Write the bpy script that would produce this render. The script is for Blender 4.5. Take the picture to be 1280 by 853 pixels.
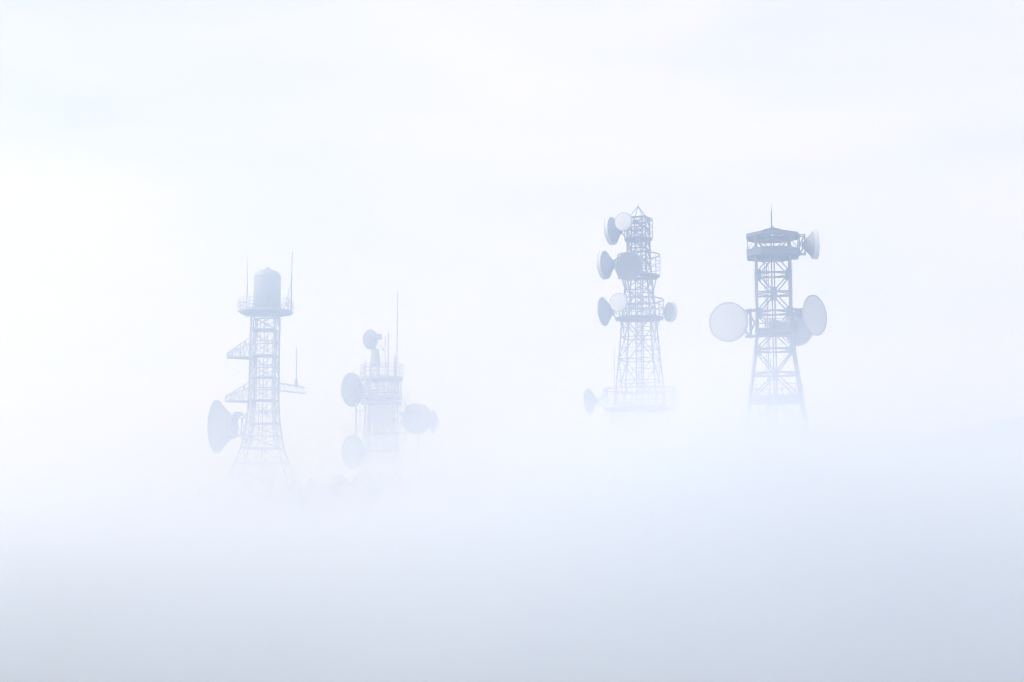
import bpy, bmesh, math, random
from mathutils import Vector, Matrix, noise

random.seed(7)
for o in list(bpy.data.objects):
    bpy.data.objects.remove(o, do_unlink=True)
sc = bpy.context.scene
C = sc.collection
R = math.radians

# ------------------------------------------------------------------ camera
EYE = 2.0
LENS, SENSOR = 50.0, 36.0
PITCH = math.atan(213.5 / 1777.8)
cam_d = bpy.data.cameras.new('camera')
cam_d.lens = LENS
cam_d.sensor_width = SENSOR
cam_d.clip_end = 20000
cam_d.clip_start = 0.2
cam = bpy.data.objects.new('camera', cam_d)
C.objects.link(cam)
cam.location = (0, 0, EYE)
cam.rotation_euler = (R(90) + PITCH, 0, 0)
sc.camera = cam

# ------------------------------------------------------------------ light
SUN_EL, SUN_AZ = R(38), R(-92)          # azimuth from +Y, clockwise
sun_dir = Vector((math.sin(SUN_AZ) * math.cos(SUN_EL), math.cos(SUN_AZ) * math.cos(SUN_EL), math.sin(SUN_EL)))
W = bpy.data.worlds.new("World")
sc.world = W
W.use_nodes = True
nt = W.node_tree
nt.nodes.clear()
n = nt.nodes.new
out = n('ShaderNodeOutputWorld')
bg = n('ShaderNodeBackground')
bg.inputs['Strength'].default_value = 0.12
sky = n('ShaderNodeTexSky')
sky.sky_type = 'NISHITA'
sky.sun_disc = False
sky.sun_elevation = SUN_EL
sky.sun_rotation = SUN_AZ
sky.dust_density = 2.0
sky.ozone_density = 4.0
tc = n('ShaderNodeTexCoord')
mp = n('ShaderNodeMapping')
mp.inputs['Location'].default_value = (-3.818, 2.604, -1.993)
mp.inputs['Scale'].default_value = (1.6, 1.6, 8.0)      # cloud sheets drawn out along the horizon
nz = n('ShaderNodeTexNoise')
nz.inputs['Scale'].default_value = 1.5
nz.inputs['Detail'].default_value = 5
nz.inputs['Roughness'].default_value = 0.5
nz.inputs['Distortion'].default_value = 0.4
rp = n('ShaderNodeMapRange')
rp.inputs['From Min'].default_value = 0.3
rp.inputs['From Max'].default_value = 0.7
rp.inputs['To Min'].default_value = 0.62
rp.inputs['To Max'].default_value = 1.0
mx = n('ShaderNodeMix')
mx.data_type = 'RGBA'
CLOUD = 4.1
mx.inputs['B'].default_value = (0.985 * CLOUD, 0.965 * CLOUD, 1.03 * CLOUD, 1)
L = nt.links.new
L(tc.outputs['Generated'], mp.inputs['Vector'])
L(mp.outputs['Vector'], nz.inputs['Vector'])
L(nz.outputs['Fac'], rp.inputs['Value'])
L(rp.outputs['Result'], mx.inputs['Factor'])
L(sky.outputs['Color'], mx.inputs['A'])
L(mx.outputs['Result'], bg.inputs['Color'])
L(bg.outputs['Background'], out.inputs['Surface'])

sun_d = bpy.data.lights.new('sun', 'SUN')
sun_d.energy = 1.5
sun_d.angle = R(14)
sun_d.color = (1.0, 0.985, 0.975)
sun = bpy.data.objects.new('sun', sun_d)
C.objects.link(sun)
sun.rotation_euler = (-sun_dir).to_track_quat('-Z', 'Y').to_euler()
sun.location = sun_dir * 300

vs = sc.view_settings
vs.view_transform = 'Standard'
vs.look = 'None'
vs.gamma = 1.0
vs.exposure = 1.06
try:
    vs.use_curve_mapping = False
except Exception:
    pass
cy = sc.cycles
cy.volume_bounces = 12
cy.max_bounces = 14
cy.diffuse_bounces = 3
cy.transparent_max_bounces = 64
cy.use_denoising = True
cy.denoiser = 'OPENIMAGEDENOISE'
cy.denoising_prefilter = 'ACCURATE'
cy.denoising_input_passes = 'RGB_ALBEDO_NORMAL'
cy.filter_width = 1.0
cy.use_adaptive_sampling = False
cy.sample_clamp_indirect = 6.0

# ------------------------------------------------------------------ terrain
def sm(a, b, t):
    t = max(0.0, min(1.0, (t - a) / (b - a)))
    return t * t * (3 - 2 * t)

def lerp_table(tab, x):
    if x <= tab[0][0]:
        return tab[0][1]
    for (x0, v0), (x1, v1) in zip(tab, tab[1:]):
        if x <= x1:
            return v0 + (v1 - v0) * sm(x0, x1, x)
    return tab[-1][1]

CREST = [(-400, -22), (-190, -10), (-110, -2), (-60, 5.0), (-20, 7.5), (30, 7.6), (52, 11.8), (75, 15.6), (110, 19.5), (200, 28), (400, 32)]
def ground_z(x, y):
    crest = lerp_table(CREST, x)
    y0 = 240 - 0.7 * max(-100, min(120, x))             # the crest comes nearer on the right
    z = -16 + (crest + 16) * sm(30, y0, y)
    z = z + (-14 - z) * sm(y0 + 140, y0 + 330, y)
    far = 21 + 3 * noise.noise(Vector((x / 300, 3.1, 0)))
    z = z + (far - z) * sm(560, 780, y)
    d = math.hypot(x, y)
    z = z + (0.2 - z) * (1 - sm(3, 42, d))               # the knoll the photographer stands on
    return z + 0.8 * noise.noise(Vector((x / 30, y / 30, 0))) * sm(20, 60, d)

def at(u, v, Y):
    """the point at depth Y that stands in the photograph's pixel (u, v) of 1280 x 853"""
    d = Vector(((u - 640) / 1777.8, 1.0, -(v - 426.5) / 1777.8))
    d = Matrix.Rotation(PITCH, 3, 'X') @ d
    d *= Y / d.y
    return Vector((d.x, Y, EYE + d.z))
# ------------------------------------------------------------------ ground, haze, fog
def new_mat(name, col, rough=0.8):
    m = bpy.data.materials.new(name)
    m.use_nodes = True
    b = m.node_tree.nodes['Principled BSDF']
    b.inputs['Base Color'].default_value = (*col, 1)
    b.inputs['Roughness'].default_value = rough
    return m

def ground_mat():
    m = new_mat('hillside', (0.06, 0.07, 0.04))
    t = m.node_tree
    b = t.nodes['Principled BSDF']
    nz = t.nodes.new('ShaderNodeTexNoise')
    nz.inputs['Scale'].default_value = 0.15
    nz.inputs['Detail'].default_value = 8
    cr = t.nodes.new('ShaderNodeValToRGB')
    cr.color_ramp.elements[0].color = (0.04, 0.06, 0.03, 1)
    cr.color_ramp.elements[0].position = 0.35
    cr.color_ramp.elements[1].color = (0.11, 0.10, 0.06, 1)
    cr.color_ramp.elements[1].position = 0.7
    tc = t.nodes.new('ShaderNodeTexCoord')
    t.links.new(tc.outputs['Object'], nz.inputs['Vector'])
    t.links.new(nz.outputs['Fac'], cr.inputs['Fac'])
    t.links.new(cr.outputs['Color'], b.inputs['Base Color'])
    return m

def axis(a, b, fine, coarse, lo, hi):
    v, x = [], a
    while x < b:
        v.append(x)
        x += fine if lo <= x <= hi else coarse
    return v + [b]

def sheet(fn, xs, ys):
    vs_ = [(x, y, fn(x, y)) for y in ys for x in xs]
    nx = len(xs)
    fs = [(j * nx + i, j * nx + i + 1, (j + 1) * nx + i + 1, (j + 1) * nx + i) for j in range(len(ys) - 1) for i in range(nx - 1)]
    return vs_, fs

XS = axis(-2400, 2400, 8, 120, -260, 260)
YS = axis(-300, 4200, 8, 150, -40, 860)
v_, f_ = sheet(ground_z, XS, YS)
me = bpy.data.meshes.new('ground')
me.from_pydata(v_, [], f_)
me.polygons.foreach_set('use_smooth', [True] * len(me.polygons))
ground = bpy.data.objects.new('ground', me)
C.objects.link(ground)
me.materials.append(ground_mat())
ground['kind'] = 'structure'

def air_mat(name, density, col, aniso=0.0, absorb=(1, 1, 1)):
    m = bpy.data.materials.new(name)
    m.use_nodes = True
    t = m.node_tree
    t.nodes.clear()
    o = t.nodes.new('ShaderNodeOutputMaterial')
    v = t.nodes.new('ShaderNodeVolumePrincipled')
    v.inputs['Color'].default_value = (*col, 1)
    v.inputs['Absorption Color'].default_value = (*absorb, 1)
    v.inputs['Density'].default_value = density
    v.inputs['Anisotropy'].default_value = aniso
    t.links.new(v.outputs['Volume'], o.inputs['Volume'])
    try:
        m.cycles.homogeneous_volume = True
    except Exception:
        pass
    return m

HAZECOL = (0.55, 0.715, 1.0)      # fine droplets scatter blue more than red
FOGCOL = (0.72, 0.80, 1.0)
HAZE_D = 0.0045
def closed_box(name, lo, hi, m):
    b = bmesh.new()
    bmesh.ops.create_cube(b, size=1)
    for v in b.verts:
        v.co = Vector(((v.co.x + .5) * (hi[0] - lo[0]) + lo[0], (v.co.y + .5) * (hi[1] - lo[1]) + lo[1], (v.co.z + .5) * (hi[2] - lo[2]) + lo[2]))
    me = bpy.data.meshes.new(name)
    b.to_mesh(me)
    me.materials.append(m)
    o = bpy.data.objects.new(name, me)
    C.objects.link(o)
    return o
haze = closed_box('haze', (-2600, -400, -25), (2600, 4400, 60), air_mat('haze_air', HAZE_D, HAZECOL, 0.2))
haze['kind'] = 'stuff'
haze['label'] = 'thin pale haze over the whole mountain'

# banks of fog lying over the ridge: each a closed body of even air with a rolling top
FOG_TOP = [(-200, 5), (-90, 3.6), (-25, 6.4), (14, 14.2), (36, 13.0), (70, 16.2), (120, 20), (300, 31)]
def fog_top(x, y):
    front = 21 * noise.noise(Vector((x / 24, 7.7, y / 90))) - .25 * max(0, min(40, x))
    z = lerp_table(FOG_TOP, x) - 34 * (1 - sm(22 + front, 86 + front, y))      # the air round the photographer is clear
    z += 5.0 * noise.noise(Vector((x / 34 + .6, y / 50, 8.1))) * (1 - sm(110, 190, y))
    return z + 3.0 * noise.noise(Vector((x / 40, y / 66, 1.7))) + 1.8 * noise.noise(Vector((x / 19, y / 28, 5.2)))
def fog_bank(i, lift, density, seed):
    xs = axis(-1200, 1200, 12, 90, -200, 200)
    ys = axis(-60, 1500, 12, 90, -60, 480)
    def top(x, y):
        return fog_top(x, y) + lift + (1.0 + .12 * i) * noise.noise(Vector((x / 30 + seed, y / 40, seed)))
    v, f = sheet(top, xs, ys)
    nv, nx, ny = len(v), len(xs), len(ys)
    base = -24 - 0.05 * i
    v += [(xs[0], ys[0], base), (xs[-1], ys[0], base), (xs[-1], ys[-1], base), (xs[0], ys[-1], base)]
    f = list(f)
    f.append((nv + 3, nv + 2, nv + 1, nv))
    f.append([nv, nv + 1] + [k for k in range(nx - 1, -1, -1)])
    f.append([nv + 1, nv + 2] + [(j + 1) * nx - 1 for j in range(ny - 1, -1, -1)])
    f.append([nv + 2, nv + 3] + [(ny - 1) * nx + k for k in range(0, nx)])
    f.append([nv + 3, nv] + [j * nx for j in range(0, ny)])
    me = bpy.data.meshes.new('fog_bank')
    me.from_pydata(v, [], f)
    me.validate()
    me.materials.append(air_mat('fog_air', density, FOGCOL, 0.2, (0.50, 0.60, 1.0) if i < 4 else (0.92, 0.93, 1.0)))  # lower banks absorb red and green: bluish shade of deep fog put into their colour
    o = bpy.data.objects.new('fog_bank', me)
    C.objects.link(o)
    o['kind'] = 'stuff'
    o['label'] = 'bank of pale fog lying over the ridge and the tower feet'
    o['group'] = 'layers of fog over the ridge'
    return o
LAYERS = [(-8.5, 0.048), (-7, 0.025), (-5.5, 0.0162), (-4, 0.0098), (-2.5, 0.0066), (-1, 0.0046), (0.6, 0.0042), (3, 0.0028), (7, 0.0015), (11, 0.0011), (16, 0.0005)]
for i, (lift, den) in enumerate(LAYERS):
    fog_bank(i, lift, den * 1.12, i * 3.3)
# ------------------------------------------------------------------ materials of the built things
def worn_mat(name, col, col2, scale, rough, metal=0.0, amount=0.5):
    m = new_mat(name, col, rough)
    t = m.node_tree
    b = t.nodes['Principled BSDF']
    b.inputs['Metallic'].default_value = metal
    tc = t.nodes.new('ShaderNodeTexCoord')
    nz = t.nodes.new('ShaderNodeTexNoise')
    nz.inputs['Scale'].default_value = scale
    nz.inputs['Detail'].default_value = 7
    nz.inputs['Roughness'].default_value = 0.65
    mr = t.nodes.new('ShaderNodeMapRange')
    mr.inputs['From Min'].default_value = 0.4
    mr.inputs['From Max'].default_value = 0.75
    mr.inputs['To Max'].default_value = amount
    mx = t.nodes.new('ShaderNodeMix')
    mx.data_type = 'RGBA'
    mx.inputs['A'].default_value = (*col, 1)
    mx.inputs['B'].default_value = (*col2, 1)
    t.links.new(tc.outputs['Object'], nz.inputs['Vector'])
    t.links.new(nz.outputs['Fac'], mr.inputs['Value'])
    t.links.new(mr.outputs['Result'], mx.inputs['Factor'])
    t.links.new(mx.outputs['Result'], b.inputs['Base Color'])
    return m

M_STEEL = worn_mat('galvanised_steel', (0.065, 0.08, 0.105), (0.07, 0.055, 0.05), 0.8, 0.6, 0.1)
M_PALE = worn_mat('pale_painted_steel', (0.27, 0.29, 0.33), (0.20, 0.18, 0.17), 0.7, 0.6)
M_DARK = worn_mat('dark_grey_steel', (0.065, 0.08, 0.105), (0.06, 0.055, 0.05), 0.8, 0.6, 0.2)
M_WHITE = worn_mat('white_fibreglass', (0.56, 0.57, 0.585), (0.44, 0.43, 0.42), 0.5, 0.5, 0, 0.5)
M_SHELL = worn_mat('grey_dish_shell', (0.20, 0.22, 0.25), (0.14, 0.14, 0.14), 0.6, 0.55)
M_SHELL2 = worn_mat('pale_dish_shell', (0.40, 0.41, 0.43), (0.31, 0.305, 0.30), 0.6, 0.55)
M_MESH = worn_mat('dull_grey_face', (0.05, 0.06, 0.075), (0.045, 0.045, 0.045), 0.8, 0.7)
M_CONC = worn_mat('concrete', (0.33, 0.32, 0.30), (0.20, 0.19, 0.17), 0.6, 0.9)

# ------------------------------------------------------------------ helpers
def thing(name, label, cat, loc, group=None):
    o = bpy.data.objects.new(name, None)
    o.empty_display_size = 0.5
    C.objects.link(o)
    o.location = loc
    o['label'] = label
    o['category'] = cat
    if group:
        o['group'] = group
    return o

def mesh_obj(name, verts, faces, mat, parent=None, smooth=False):
    me = bpy.data.meshes.new(name)
    me.from_pydata([tuple(v) for v in verts], [], faces)
    b = bmesh.new()
    b.from_mesh(me)
    bmesh.ops.recalc_face_normals(b, faces=b.faces)
    b.to_mesh(me)
    b.free()
    if smooth:
        me.polygons.foreach_set('use_smooth', [True] * len(me.polygons))
    me.materials.append(mat)
    o = bpy.data.objects.new(name, me)
    C.objects.link(o)
    o.parent = parent
    return o

def prism(pts, z0, z1):
    k = len(pts)
    v = [(x, y, z0) for x, y in pts] + [(x, y, z1) for x, y in pts]
    f = [tuple(range(k - 1, -1, -1)), tuple(range(k, 2 * k))]
    f += [(i, (i + 1) % k, k + (i + 1) % k, k + i) for i in range(k)]
    return v, f

_unit = {}
def unit(kind, mat):
    key = (kind, mat.name)
    if key in _unit:
        return _unit[key]
    if kind == 'angle':
        pts = [(-.5, -.5), (.5, -.5), (.5, -.3), (-.3, -.3), (-.3, .5), (-.5, .5)]
    elif kind == 'channel':
        pts = [(-.5, -.5), (.5, -.5), (.5, .5), (.3, .5), (.3, -.3), (-.3, -.3), (-.3, .5), (-.5, .5)]
    elif kind == 'box':
        pts = [(-.5, -.5), (.5, -.5), (.5, .5), (-.5, .5)]
    else:
        pts = [(.5 * math.cos(k * math.pi / 5), .5 * math.sin(k * math.pi / 5)) for k in range(10)]
    v, f = prism(pts, 0, 1)
    me = bpy.data.meshes.new(kind + '_bar')
    me.from_pydata(v, [], f)
    me.materials.append(mat)
    _unit[key] = me
    return me

def beam(name, p0, p1, w, mat, parent, kind='angle', w2=None):
    p0, p1 = Vector(p0), Vector(p1)
    d = p1 - p0
    o = bpy.data.objects.new(name, unit(kind, mat))
    C.objects.link(o)
    o.parent = parent
    q = d.to_track_quat('Z', 'Y').to_matrix().to_4x4()
    o.matrix_basis = Matrix.Translation(p0) @ q @ Matrix.Diagonal((w, w2 or w, d.length, 1))
    return o

def tube_path(name, pts, w, mat, parent, sides=8, closed=False, tips=None):
    """a round bar through the points, one mesh"""
    pts = [Vector(p) for p in pts]
    n_ = len(pts)
    v, f = [], []
    for i, p in enumerate(pts):
        a = pts[(i - 1) % n_] if (closed or i) else p
        b = pts[(i + 1) % n_] if (closed or i < n_ - 1) else p
        t = (b - a).normalized()
        up = Vector((0, 0, 1)) if abs(t.z) < 0.9 else Vector((0, 1, 0))
        s = t.cross(up).normalized()
        u = s.cross(t)
        r = (tips[i] if tips else w) / 2
        for k in range(sides):
            an = 2 * math.pi * k / sides
            v.append(p + s * (r * math.cos(an)) + u * (r * math.sin(an)))
    m = n_ if closed else n_ - 1
    for i in range(m):
        for k in range(sides):
            j = (i + 1) % n_
            f.append((i * sides + k, i * sides + (k + 1) % sides, j * sides + (k + 1) % sides, j * sides + k))
    if not closed:
        f.append(tuple(range(sides - 1, -1, -1)))
        f.append(tuple((n_ - 1) * sides + k for k in range(sides)))
    return mesh_obj(name, v, f, mat, parent, smooth=sides > 6)

def lathe(prof, seg=40):
    """verts, faces of a profile of (r, z) turned round Z; ends with r = 0 close to a point"""
    v, f, rings = [], [], []
    for r, z in prof:
        if r < 1e-6:
            rings.append([len(v)])
            v.append((0, 0, z))
        else:
            rings.append([len(v) + k for k in range(seg)])
            v += [(r * math.cos(2 * math.pi * k / seg), r * math.sin(2 * math.pi * k / seg), z) for k in range(seg)]
    for a, b in zip(rings, rings[1:]):
        for k in range(seg):
            k2 = (k + 1) % seg
            if len(a) == 1 and len(b) == 1:
                continue
            if len(a) == 1:
                f.append((a[0], b[k], b[k2]))
            elif len(b) == 1:
                f.append((a[k], b[0], a[k2]))
            else:
                f.append((a[k], b[k], b[k2], a[k2]))
    return v, f

def circle(r, z, n_=32, c=(0, 0), ph=0.0):
    return [Vector((c[0] + r * math.cos(ph + 2 * math.pi * k / n_), c[1] + r * math.sin(ph + 2 * math.pi * k / n_), z)) for k in range(n_)]

class Tower:
    def __init__(s, name, label, u0, vmid, D):
        p = at(u0, vmid, D)
        s.X, s.D, s.u0 = p.x, D, u0
        s.zb = ground_z(p.x, D) - 0.2
        s.px = (at(u0 + 1, vmid, D).x - p.x) * math.cos(math.atan2(p.x, D))             # metres in a pixel of the photograph there
        s.rot = -math.atan2(p.x, D)                    # the tower's own y runs along the line of sight
        s.M = Matrix.Rotation(s.rot, 3, 'Z')
        s.root = thing(name, label, 'tower', (s.X, D, s.zb))
        s.root.rotation_euler = (0, 0, s.rot)
    def z(s, v):
        return at(s.u0, v, s.D).z - s.zb
    def x(s, u, v):
        return (at(u, v, s.D).x - s.X) * math.cos(s.rot)
    def world(s, p):
        return Vector((s.X, s.D, s.zb)) + s.M @ Vector(p)

def corners(Rr, ang, z, n_=4):
    return [Vector((Rr * math.cos(ang + 2 * math.pi * k / n_), Rr * math.sin(ang + 2 * math.pi * k / n_), z)) for k in range(n_)]

def lattice(T, levels, ang, mat, leg_w, brace_w, leg_kind='tube', pats='X', horiz=True, belt_w=None):
    """legs, braces, crossbeams between levels [(z, half diagonal)], each bar an object of its own"""
    rings = [corners(r, ang, z) for z, r in levels]
    for k in range(4):
        tube_path('leg', [rg[k] for rg in rings], leg_w, mat, T.root, 10)
    for i, (a, b) in enumerate(zip(rings, rings[1:])):
        pat = pats[min(i, len(pats) - 1)]
        for k in range(4):
            k2 = (k + 1) % 4
            if pat == 'X':
                beam('brace', a[k], b[k2], brace_w, mat, T.root)
                mid = (a[k2] - a[k]).cross(b[k] - a[k]).normalized() * brace_w * 0.9
                beam('brace', a[k2] + mid, b[k] + mid, brace_w, mat, T.root)
            elif pat == 'A':
                m = (b[k] + b[k2]) / 2
                beam('brace', a[k], m, brace_w, mat, T.root)
                beam('brace', a[k2], m, brace_w, mat, T.root)
            elif pat == 'V':
                m = (a[k] + a[k2]) / 2
                beam('brace', b[k], m, brace_w, mat, T.root)
                beam('brace', b[k2], m, brace_w, mat, T.root)
            elif pat == 'Z':
                beam('brace', a[k] if i % 2 else a[k2], b[k2] if i % 2 else b[k], brace_w, mat, T.root)
    if horiz:
        for i, rg in enumerate(rings):
            for k in range(4):
                beam('crossbeam', rg[k], rg[(k + 1) % 4], belt_w or brace_w * 1.3, mat, T.root, 'channel')
    return rings

def deck(T, name, pts, z, th, mat, hole=None):
    """a platform floor; with a hole it is a ring"""
    if hole is None:
        v, f = prism([(p[0], p[1]) for p in pts], z - th, z)
    else:
        k = len(pts)
        v, f = [], []
        for ring, zz in ((pts, z - th), (pts, z), (hole, z), (hole, z - th)):
            v += [(p[0], p[1], zz) for p in ring]
        for r_ in range(4):
            for i in range(k):
                f.append((r_ * k + i, r_ * k + (i + 1) % k, ((r_ + 1) % 4) * k + (i + 1) % k, ((r_ + 1) % 4) * k + i))
    return mesh_obj(name, v, f, mat, T.root)

def guard_rail(T, pts, z, heights, w, mat, posts=1, kind='tube'):
    """rails round the points, the posts their children"""
    allv, allf = [], []
    for h in heights:
        base = len(allv)
        n_ = len(pts)
        for i in range(n_):
            p = Vector((pts[i][0], pts[i][1], z + h))
            t = Vector((pts[(i + 1) % n_][0] - pts[i - 1][0], pts[(i + 1) % n_][1] - pts[i - 1][1], 0)).normalized()
            s_ = Vector((t.y, -t.x, 0))
            for k in range(6):
                an = math.pi * k / 3
                allv.append(p + s_ * (w / 2 * math.cos(an)) + Vector((0, 0, w / 2 * math.sin(an))))
        for i in range(n_):
            j = (i + 1) % n_
            for k in range(6):
                allf.append((base + i * 6 + k, base + i * 6 + (k + 1) % 6, base + j * 6 + (k + 1) % 6, base + j * 6 + k))
    o = mesh_obj('guard_rail', allv, allf, mat, T.root)
    for i in range(0, len(pts), posts):
        beam('rail_post', (pts[i][0], pts[i][1], z), (pts[i][0], pts[i][1], z + heights[-1]), w * 1.05, mat, o, kind)
    return o

def ladder(T, x, y, z0, z1, wid, mat, w, step=0.6):
    v, f = [], []
    def bar(a, b, t):
        a, b = Vector(a), Vector(b)
        d = (b - a).normalized()
        s_ = d.cross(Vector((0, 1, 0))).normalized() * t / 2
        u = d.cross(s_).normalized() * t / 2
        k = len(v)
        for p in (a, b):
            v.extend((p + s_ + u, p - s_ + u, p - s_ - u, p + s_ - u))
        f.extend(((k, k + 1, k + 5, k + 4), (k + 1, k + 2, k + 6, k + 5), (k + 2, k + 3, k + 7, k + 6), (k + 3, k, k + 4, k + 7), (k + 3, k + 2, k + 1, k), (k + 4, k + 5, k + 6, k + 7)))
    bar((x - wid / 2, y, z0), (x - wid / 2, y, z1), w)
    bar((x + wid / 2, y, z0), (x + wid / 2, y, z1), w)
    z = z0 + step
    while z < z1:
        bar((x - wid / 2, y, z), (x + wid / 2, y, z), w * 0.8)
        z += step
    return mesh_obj('ladder', v, f, mat, T.root)

def footings(T, pts, w):
    for p in pts:
        v, f = prism([(p[0] + sx * w, p[1] + sy * w) for sx, sy in ((-1, -1), (1, -1), (1, 1), (-1, 1))], -3.0, p[2] + 0.35)
        mesh_obj('footing', v, f, M_CONC, T.root)

GROUP_DISH = 'microwave dishes bolted to the towers'
def dish(T, label, c, axis, r, depth, hub, shroud=0.0, front='flat', tip=0.0, back=M_SHELL, face=M_WHITE, ribs=0, targets=(), strut=0.1, curve=1.0, frame=0.0, mat=M_STEEL):
    """a round aerial whose rim centre is C (tower coordinates) and which looks along AXIS"""
    root = thing('dish_antenna', label, 'dish antenna', T.world(c), GROUP_DISH)
    root.rotation_euler = (0, 0, T.rot)
    a = Vector(axis).normalized()
    q = a.to_track_quat('Z', 'Y').to_matrix().to_4x4()
    th = max(0.03, r * 0.02)
    n_ = 7
    outer = []
    for i in range(n_ + 1):
        t = i / n_
        rr = hub + (r - hub) * t
        outer.append((rr, -depth * (1 - t ** curve)))
    prof = [(0, -depth - 0.02)] + outer + [(r + th, 0), (r + th, th * 1.6), (r, th * 1.6)] + [(max(rr - th, 0.02), zz + th * 1.5) for rr, zz in reversed(outer)] + [(0, -depth + th * 1.5)]
    v, f = lathe(prof)
    o = mesh_obj('reflector', v, f, back, root, True)
    o.matrix_basis = q
    if shroud:
        v, f = lathe([(r + th * 1.8, -shroud * 0.12), (r + th * 1.8, shroud), (r - th, shroud), (r - th, -shroud * 0.12 + 0.001), (r + th * 1.8, -shroud * 0.12)])
        o = mesh_obj('shroud', v, f, face, root, True)
        o.matrix_basis = q
        o.data.polygons.foreach_set('use_smooth', [False] * len(o.data.polygons))
    z0 = shroud if shroud else th * 1.7
    if front == 'cone':
        prof = [(r * 0.985, z0 + 0.004), (r * 0.6, z0 + tip * 0.42), (r * 0.12, z0 + tip * 0.93), (0, z0 + tip)]
    else:
        prof = [(r * 0.985 * math.cos(t), z0 + 0.004 + tip * math.sin(t)) for t in [k * math.pi / 16 for k in range(8)]] + [(0, z0 + 0.004 + tip)]
    v, f = lathe(prof)
    o = mesh_obj('radome', v, f, face, root, True)
    o.matrix_basis = q
    v, f = lathe([(r * .982, z0 - .01), (r + th * 2.1, z0 - .01), (r + th * 2.1, z0 + th * 1.2), (r * .982, z0 + th * 1.2), (r * .982, z0 - .01)])
    o = mesh_obj('rim', v, f, M_SHELL, root)
    o.matrix_basis = q
    for k in range(ribs):
        an = 2 * math.pi * (k + .5) / ribs
        e = [Vector((rr * math.cos(an), rr * math.sin(an), zz - 0.05)) for rr, zz in outer]
        rb = tube_path('rib', [q.to_3x3() @ p for p in e], th * 2.6, mat, root, 4)
    rim_b = [q.to_3x3() @ Vector((hub * math.cos(k * math.pi / 2 + .78), hub * math.sin(k * math.pi / 2 + .78), -depth)) for k in range(4)]
    if frame:
        back_b = [p - a * frame for p in rim_b]
        for k in range(4):
            beam('mount_strut', rim_b[k], back_b[k], strut, mat, root, 'tube')
            beam('mount_strut', back_b[k], back_b[(k + 1) % 4], strut, mat, root, 'tube')
            beam('mount_strut', rim_b[k], back_b[(k + 1) % 4], strut * .7, mat, root, 'tube')
        rim_b = back_b
    v, f = lathe([(0, -depth - 0.22 * hub - .04), (hub * 1.04, -depth - 0.22 * hub - .04), (hub * 1.04, -depth + 0.02), (0, -depth + 0.03)], 20)
    o = mesh_obj('hub', v, f, mat, root)
    o.matrix_basis = q
    for i, t in enumerate(targets):
        t = Vector(t) - Vector(c)
        near = sorted(rim_b, key=lambda p: (p - t).length)
        for p in near[:2]:
            beam('mount_strut', p, t, strut, mat, root, 'tube')
    return root

def whip(label, base, h, w, mat, collars=(), wtop=None, plinth=None, strut=None):
    root = thing('whip_antenna', label, 'whip antenna', base, 'thin whip aerials standing on the towers')
    root.rotation_euler = (0, 0, T.rot)
    tube_path('rod', [(0, 0, 0), (0, 0, h * .5), (0, 0, h)], w, mat, root, 8, tips=[w, w * .95, wtop or w * .7])
    for zc in collars:
        v, f = lathe([(0, -.12), (w * .95, -.12), (w * .95, .12), (0, .12)], 10)
        o = mesh_obj('collar', v, f, mat, root)
        o.location = (0, 0, zc)
    if plinth:
        v, f = lathe([(0, -.02), (plinth[0], -.02), (plinth[0] * .8, plinth[1]), (0, plinth[1])], 10)
        mesh_obj('mount_sleeve', v, f, mat, root)
    if strut:
        beam('stay', strut[0], strut[1], w * .6, mat, root, 'tube')
    return root

# ================================================================== radar tower (far left)
T = Tower('radar_tower', 'far-left lattice tower carrying a white radar dome over an eight-sided platform', 331, 440, 300)
px = T.px
A1 = R(34)
P1 = M_PALE
lv1 = [(0.2, 62 * px)] + [(T.z(v), r * px) for v, r in ((596, 50), (579, 41), (561, 32.5), (545, 28.5), (530, 25.5), (515, 23.6), (501, 22.7), (486, 22.3), (472, 22.2), (458, 22.1), (445, 22), (428, 22), (413, 22), (396.5, 22))]
lattice(T, lv1, A1, P1, 0.36, 0.16, pats='AAAXXAVXVXVXVX', belt_w=0.2)
# the legs are built up: a second angle inside each leg, laced to it
for i, (a, b) in enumerate(zip(lv1[3:], lv1[4:])):
    ca, cb = corners(a[1] * .80, A1, a[0]), corners(b[1] * .80, A1, b[0])
    oa, ob = corners(a[1], A1, a[0]), corners(b[1], A1, b[0])
    for k in range(4):
        beam('inner_leg', ca[k], cb[k], 0.16, P1, T.root)
        beam('lacing', oa[k], cb[k], 0.11, P1, T.root)
footings(T, corners(62 * px, A1, 0.2), 0.9)
for v in (413, 445, 472, 501, 530, 561):
    rr = dict((round(z, 3), r) for z, r in lv1)[round(T.z(v), 3)]
    cs = corners(rr * 0.93, A1, 0)
    deck(T, 'service_floor', [(p.x, p.y) for p in cs], T.z(v) + 0.12, 0.2, P1, [(p.x * .42, p.y * .42) for p in cs])
tube_path('cable_pipe', [(-1.0, 0.5, 0.2), (-1.0, 0.5, T.z(397))], 0.15, P1, T.root)
tube_path('cable_pipe', [(0.55, 0.6, 0.2), (0.55, 0.6, T.z(397))], 0.16, P1, T.root)
tube_path('cable_pipe', [(-0.2, 0.9, 0.2), (-0.2, 0.9, T.z(397))], 0.2, P1, T.root)
ladder(T, 0.15, -0.4, 0.5, T.z(397), 0.8, P1, 0.1, 0.8)
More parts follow.
